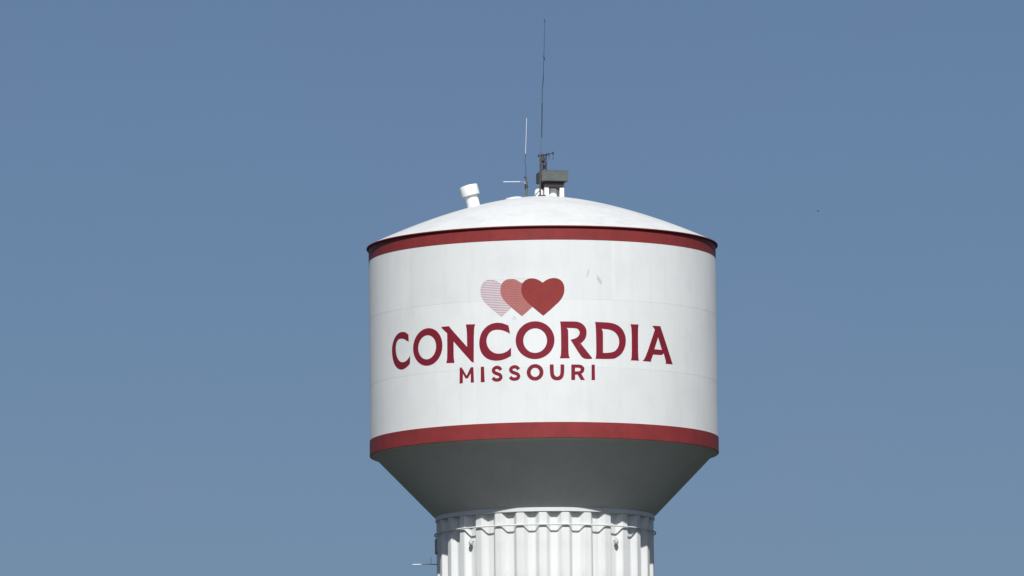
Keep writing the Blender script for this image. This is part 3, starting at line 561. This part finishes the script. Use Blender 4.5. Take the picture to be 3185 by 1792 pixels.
# central grey housing on white legs
BX, BY, RZ = 0.50, 0.0, rad(12.2)
MB = Matrix.Translation((BX, BY, 0)) @ Matrix.Rotation(RZ, 4, 'Z')
top = dome_z(0) - 0.12
bm = bmesh.new()
lathe(bm, [(0.0, top), (0.24, top), (0.235, 53.86), (0.0, 53.86)], 32, MB)
house = link_mesh('roof_housing', bm, M_WHITE, tower, 35)
for sx in (-1, 1):
    for sy in (-1, 1):
        bm = bmesh.new()
        box(bm, (sx * 0.36, sy * 0.36, (top - 0.06 + 53.82) / 2), (0.20, 0.20, 53.82 - top + 0.06), 0, 0.01, MB)
        link_mesh('housing_leg', bm, M_WHITE, house, 30)
bm = bmesh.new()
box(bm, (0, 0, 53.945), (0.92, 0.92, 0.295), 0, 0.012, MB)
low = link_mesh('louvre_box', bm, M_LOUVRE, house, 30)
for fy in range(4):
    for side in range(2):
        bm = bmesh.new()
        Ms = MB @ Matrix.Rotation(-math.pi / 2 * side, 4, 'Z') @ Matrix.Translation((0, -0.468, 53.845 + 0.066 * fy)) @ Matrix.Rotation(rad(35), 4, 'X')
        box(bm, (0, 0, 0), (0.84, 0.05, 0.008), 0, 0, Ms)
        link_mesh('louvre_slat', bm, M_LOUVRE, house)
bm = bmesh.new()
box(bm, (0, 0, 54.335), (1.255, 1.255, 0.48), 0, 0.015, MB)
box(bm, (0, 0, 54.588), (1.17, 1.17, 0.035), 0, 0.01, MB)
link_mesh('housing_cover', bm, M_GALV, house, 30)
bm = bmesh.new()
lathe(bm, [(0.0, dome_z(0.4) - 0.1), (0.2, dome_z(0.4) - 0.1), (0.2, dome_z(0.4) + 0.22), (0.18, dome_z(0.4) + 0.30), (0.10, dome_z(0.4) + 0.36), (0.0, dome_z(0.4) + 0.375)], 28, Matrix.Translation((-0.12, -0.30, 0)))
link_mesh('roof_manhole', bm, M_WHITE, tower, 40)

# drooping cowl vents hung in two of the flutes
def cowl(deg, z):
    a = rad(deg)
    M = Matrix.Rotation(a, 4, 'Z') @ Matrix.Translation((0, -4.95, z)) @ Matrix.Scale(0.86, 4)
    bm = bmesh.new()
    lathe(bm, [(0.0, 0.21), (0.03, 0.20), (0.065, 0.13), (0.105, 0.03), (0.118, -0.05), (0.112, -0.085), (0.09, -0.10), (0.085, -0.09), (0.0, -0.085)], 24, M)
    c = link_mesh('column_vent', bm, M_VENT, tower, 40)
    bm = bmesh.new()
    lathe(bm, [(0.0, -0.085), (0.098, -0.085), (0.10, -0.13), (0.05, -0.15), (0.03, -0.21), (0.0, -0.215)], 20, M)
    link_mesh('vent_mouth', bm, M_GALV_L, c, 40)
    bm = bmesh.new()
    tube(bm, [M @ Vector(q) for q in ((0, 0.22, 0.10), (0, 0.10, 0.11), (0, 0.03, 0.10))], 0.03, 8)
    link_mesh('vent_bracket', bm, M_WHITE, c, 40)
cowl(40.8, 37.11)
cowl(-43.2, 37.14)

# conduit down the left flank of the column
bm = bmesh.new()
tube(bm, [(-4.93, -0.25, 0.5), (-4.93, -0.25, 37.7)], 0.045, 8)
cond = link_mesh('cable_conduit', bm, M_FLUTE, tower, 60)
bm = bmesh.new()
box(bm, (-4.88, -0.25, 0.0), (0.16, 0.14, 0.05))
clamp = link_mesh('conduit_clamp', bm, M_GALV_L, cond)
for k in range(24):
    o = clamp if k == 0 else clamp.copy()
    if k:
        COL.objects.link(o)
    o.location.z = 1.4 + k * 1.5

# ------------------------------------------------------------------ aerials: things of their own
def part(name, mat, parent, fn, smooth=50):
    bm = bmesh.new()
    fn(bm)
    o = link_mesh(name, bm, mat, parent, smooth)
    o.matrix_parent_inverse = Matrix.Translation(-parent.location)
    return o

# tall dark whip on a pole beside the grey housing
PY = -0.78
pz = dome_z(abs(PY))
tall = empty('whip_antenna', (-0.06, PY, pz),
             'very tall thin dark whip antenna on a pole beside the grey roof box', 'antenna')
dz = -0.10
part('pole', M_RUST, tall, lambda bm: tube(bm, [(-0.06, PY, pz - 0.04), (-0.05, PY, 54.4), (-0.03, PY, 55.40 + dz)], [0.04, 0.036, 0.032], 10))
part('foot_plate', M_DARK, tall, lambda bm: (box(bm, (0.02, PY + 0.02, pz + 0.02), (0.36, 0.2, 0.05)), tube(bm, [(-0.30, PY, pz + 0.01), (-0.07, PY, pz + 0.28)], 0.02, 6)))
part('whip_base', M_GALV, tall, lambda bm: tube(bm, [(-0.02, PY, 55.36 + dz), (-0.01, PY, 55.8 + dz), (0.02, PY, 56.25 + dz)], [0.012, 0.009, 0.012], 8))
part('whip_lower', M_DARK, tall, lambda bm: tube(bm, [(0.035, PY, 56.20 + dz), (0.06, PY, 57.0 + dz), (0.075, PY, 57.8 + dz)], [0.017, 0.02, 0.022], 8))
part('whip_middle', M_DARK, tall, lambda bm: tube(bm, [(0.075, PY, 57.78 + dz), (0.09, PY, 58.4 + dz), (0.14, PY, 58.9 + dz), (0.145, PY, 59.25 + dz)], [0.012, 0.012, 0.018, 0.012], 8))
part('whip_upper', M_DARK, tall, lambda bm: tube(bm, [(0.145, PY, 59.2 + dz), (0.18, PY, 60.0 + dz), (0.21, PY, 60.75 + dz), (0.235, PY, 61.72 + dz)], [0.011, 0.010, 0.009, 0.006], 8))
part('hook', M_DARK, tall, lambda bm: tube(bm, [(0.195, PY, 61.70 + dz), (0.24, PY, 61.66 + dz), (0.25, PY, 61.56 + dz)], 0.014, 6))
part('hook', M_DARK, tall, lambda bm: tube(bm, [(0.15, PY, 60.0 + dz), (0.215, PY, 59.9 + dz), (0.205, PY, 59.78 + dz)], 0.014, 6))

# small lattice stub with crossarm standing on the housing
LX = [(-0.005, -0.46), (0.245, -0.36), (0.10, -0.20)]
lat = empty('lattice_mast', (0.11, -0.34, 54.605),
            'short brown lattice mast with a crossarm and dangling wires on the grey roof box', 'mast')
for x, y in LX:
    part('leg', M_RUST, lat, lambda bm, x=x, y=y: tube(bm, [(x, y, 54.60), (x, y, 55.43)], 0.022, 8))
for k in range(5):
    z0, z1 = 54.63 + 0.155 * k, 54.63 + 0.155 * (k + 1)
    for i in range(3):
        a, b = LX[i], LX[(i + 1) % 3]
        if k % 2:
            a, b = b, a
        part('brace', M_RUST, lat, lambda bm: tube(bm, [(a[0], a[1], z0), (b[0], b[1], z1)], 0.013, 6))
part('coax_coil', M_DARK, lat, lambda bm: tube(bm, [(0.12 + 0.07 * math.cos(t * 0.9), -0.48 + 0.03 * math.sin(t), 54.66 + 0.035 * t + 0.04 * math.sin(t * 0.9)) for t in [k * 0.4 for k in range(40)]], 0.016, 6))
part('amplifier_box', M_DARK, lat, lambda bm: box(bm, (0.17, -0.47, 54.79), (0.09, 0.08, 0.16), 0.2, 0.01))
part('amplifier_box', M_RUST, lat, lambda bm: box(bm, (0.08, -0.50, 55.10), (0.13, 0.07, 0.10), -0.1, 0.01))
arm = part('crossarm', M_DARK, lat, lambda bm: tube(bm, [(-0.16, -0.44, 55.28), (0.06, -0.44, 55.31), (0.30, -0.44, 55.36), (0.58, -0.44, 55.43)], [0.022, 0.028, 0.024, 0.012], 8))
part('insulator', M_DARK, lat, lambda bm: tube(bm, [(-0.11, -0.44, 55.22), (-0.11, -0.44, 55.36)], [0.016, 0.026], 8))
part('insulator', M_DARK, lat, lambda bm: tube(bm, [(0.35, -0.44, 55.30), (0.35, -0.44, 55.42)], [0.035, 0.02], 8))
part('insulator', M_DARK, lat, lambda bm: tube(bm, [(0.55, -0.44, 55.33), (0.56, -0.44, 55.47)], [0.02, 0.034], 8))
part('hanging_wire', M_DARK, lat, lambda bm: tube(bm, [(0.37, -0.44, 55.34), (0.385, -0.44, 55.2), (0.40, -0.44, 55.12)], 0.009, 6))
part('hanging_wire', M_DARK, lat, lambda bm: tube(bm, [(0.565, -0.44, 55.36), (0.56, -0.44, 55.22), (0.52, -0.44, 55.12)], 0.009, 6))

# white fibreglass stick on a small pole left of the housing
QY = -0.5
qz = dome_z(math.hypot(0.69, QY))
ez = -0.065
stick = empty('stick_antenna', (-0.69, QY, qz),
              'upright white stick antenna on a small pole left of the grey roof box', 'antenna')
part('pole', M_GALV, stick, lambda bm: tube(bm, [(-0.69, QY, qz - 0.03), (-0.68, QY, 54.0), (-0.70, QY, 54.40 + ez)], [0.055, 0.05, 0.035], 10))
part('clamp', M_DARK, stick, lambda bm: (box(bm, (-0.735, QY - 0.02, 53.93 + ez), (0.08, 0.08, 0.22), 0, 0.01), box(bm, (-0.65, QY - 0.02, 53.93 + ez), (0.07, 0.06, 0.12), 0, 0.01)))
part('clamp', M_DARK, stick, lambda bm: (box(bm, (-0.765, QY, 54.36 + ez), (0.09, 0.06, 0.05), 0.0, 0.01), box(bm, (-0.70, QY, 54.31 + ez), (0.09, 0.07, 0.10), 0, 0.01)))
part('rod', M_DARK, stick, lambda bm: tube(bm, [(-0.72, QY, 54.36 + ez), (-0.70, QY, 54.8 + ez), (-0.745, QY, 55.03 + ez), (-0.715, QY, 55.47 + ez)], [0.010, 0.013, 0.010, 0.009], 8))
part('radome', M_FIBRE, stick, lambda bm: tube(bm, [(-0.715, QY, 55.46 + ez), (-0.68, QY, 56.3 + ez), (-0.65, QY, 57.10 + ez), (-0.65, QY, 57.12 + ez)], [0.013, 0.012, 0.011, 0.006], 10))

boom = empty('boom_antenna', (-0.75, QY - 0.06, 54.15 + ez),
             'short white rod antenna held out level to the left of the roof pole', 'antenna')
part('rod', M_FIBRE, boom, lambda bm: tube(bm, [(-1.75, QY - 0.06, 54.155 + ez), (-0.98, QY - 0.06, 54.15 + ez)], 0.019, 10))
part('mount', M_GALV_L, boom, lambda bm: tube(bm, [(-1.0, QY - 0.06, 54.15 + ez), (-0.80, QY - 0.06, 54.145 + ez), (-0.735, QY - 0.06, 54.05 + ez)], [0.012, 0.014, 0.03], 8))

# on the column: dark panel aerial and a level white rod aerial
CY = -0.42
panel = empty('panel_antenna', (-4.98, CY, 36.9), 'dark box antenna on the shaded left side of the column', 'antenna')
part('case', M_GALV_L, panel, lambda bm: box(bm, (-4.985, CY, 37.25), (0.16, 0.30, 0.70), 0.1, 0.02))
part('lower_case', M_GALV, panel, lambda bm: box(bm, (-4.965, CY - 0.06, 36.96), (0.12, 0.2, 0.16), 0.1, 0.02))
for zb in (37.45, 37.08):
    part('bracket', M_GALV_L, panel, lambda bm: box(bm, (-4.88, CY, zb), (0.14, 0.06, 0.05)))
cz = 36.43
side = empty('rod_antenna', (-4.9, CY, cz), 'level white rod antenna sticking out left from the column', 'antenna')
part('rod', M_FIBRE, side, lambda bm: tube(bm, [(-6.10, CY, cz), (-5.62, CY, cz + 0.004)], 0.026, 10))
part('rod', M_FIBRE, side, lambda bm: tube(bm, [(-5.62, CY, cz + 0.004), (-5.52, CY, cz + 0.012), (-5.28, CY, cz + 0.01)], [0.01, 0.016, 0.028], 10))
part('arm', M_DARK, side, lambda bm: tube(bm, [(-5.30, CY, cz + 0.01), (-4.78, CY + 0.1, cz - 0.005)], 0.018, 8))
part('element', M_GALV, side, lambda bm: tube(bm, [(-5.255, CY, cz), (-5.25, CY, cz + 0.32)], 0.010, 6))

# ------------------------------------------------------------------ a far bird
bird = bpy.data.objects.new('bird', None)
bm = bmesh.new()
secs = [(-0.17, 0.012, 0.0), (-0.10, 0.03, 0.0), (0.0, 0.055, 0.0), (0.08, 0.048, 0.005), (0.12, 0.03, 0.015), (0.15, 0.032, 0.022), (0.185, 0.018, 0.02), (0.21, 0.004, 0.015)]
tube(bm, [(x, 0, z) for x, r, z in secs], [r for x, r, z in secs], 10)
for s in (-1, 1):
    root = [bm.verts.new((0.07, s * 0.03, 0.02)), bm.verts.new((-0.06, s * 0.03, 0.02)), bm.verts.new((-0.06, s * 0.03, 0.005)), bm.verts.new((0.07, s * 0.03, 0.003))]
    mid = [bm.verts.new((0.08, s * 0.18, 0.075)), bm.verts.new((-0.06, s * 0.18, 0.07)), bm.verts.new((-0.06, s * 0.18, 0.062)), bm.verts.new((0.08, s * 0.18, 0.062))]
    tip = [bm.verts.new((0.0, s * 0.36, 0.05)), bm.verts.new((-0.05, s * 0.36, 0.05)), bm.verts.new((-0.05, s * 0.36, 0.046)), bm.verts.new((0.0, s * 0.36, 0.046))]
    for A, B in ((root, mid), (mid, tip)):
        for k in range(4):
            bm.faces.new((A[k], A[(k + 1) % 4], B[(k + 1) % 4], B[k]))
    bm.faces.new(tip)
tl = [bm.verts.new(q) for q in ((-0.14, -0.012, 0.006), (-0.14, 0.012, 0.006), (-0.27, 0.045, 0.004), (-0.27, -0.045, 0.004))]
tb = [bm.verts.new(v.co - Vector((0, 0, 0.008))) for v in tl]
bm.faces.new(tl)
bm.faces.new(tb)
for k in range(4):
    bm.faces.new((tl[k], tl[(k + 1) % 4], tb[(k + 1) % 4], tb[k]))
bpy.data.objects.remove(bird)
bird = link_mesh('bird', bm, M_BIRD, None, 50)
bird.scale = (0.62, 0.62, 0.62)
bird.location = (26.88, 442.77, 109.03)
bird.rotation_euler = (rad(12), rad(-6), rad(150))
bird['label'] = 'tiny dark bird far off in the sky right of the tower'
bird['category'] = 'bird'
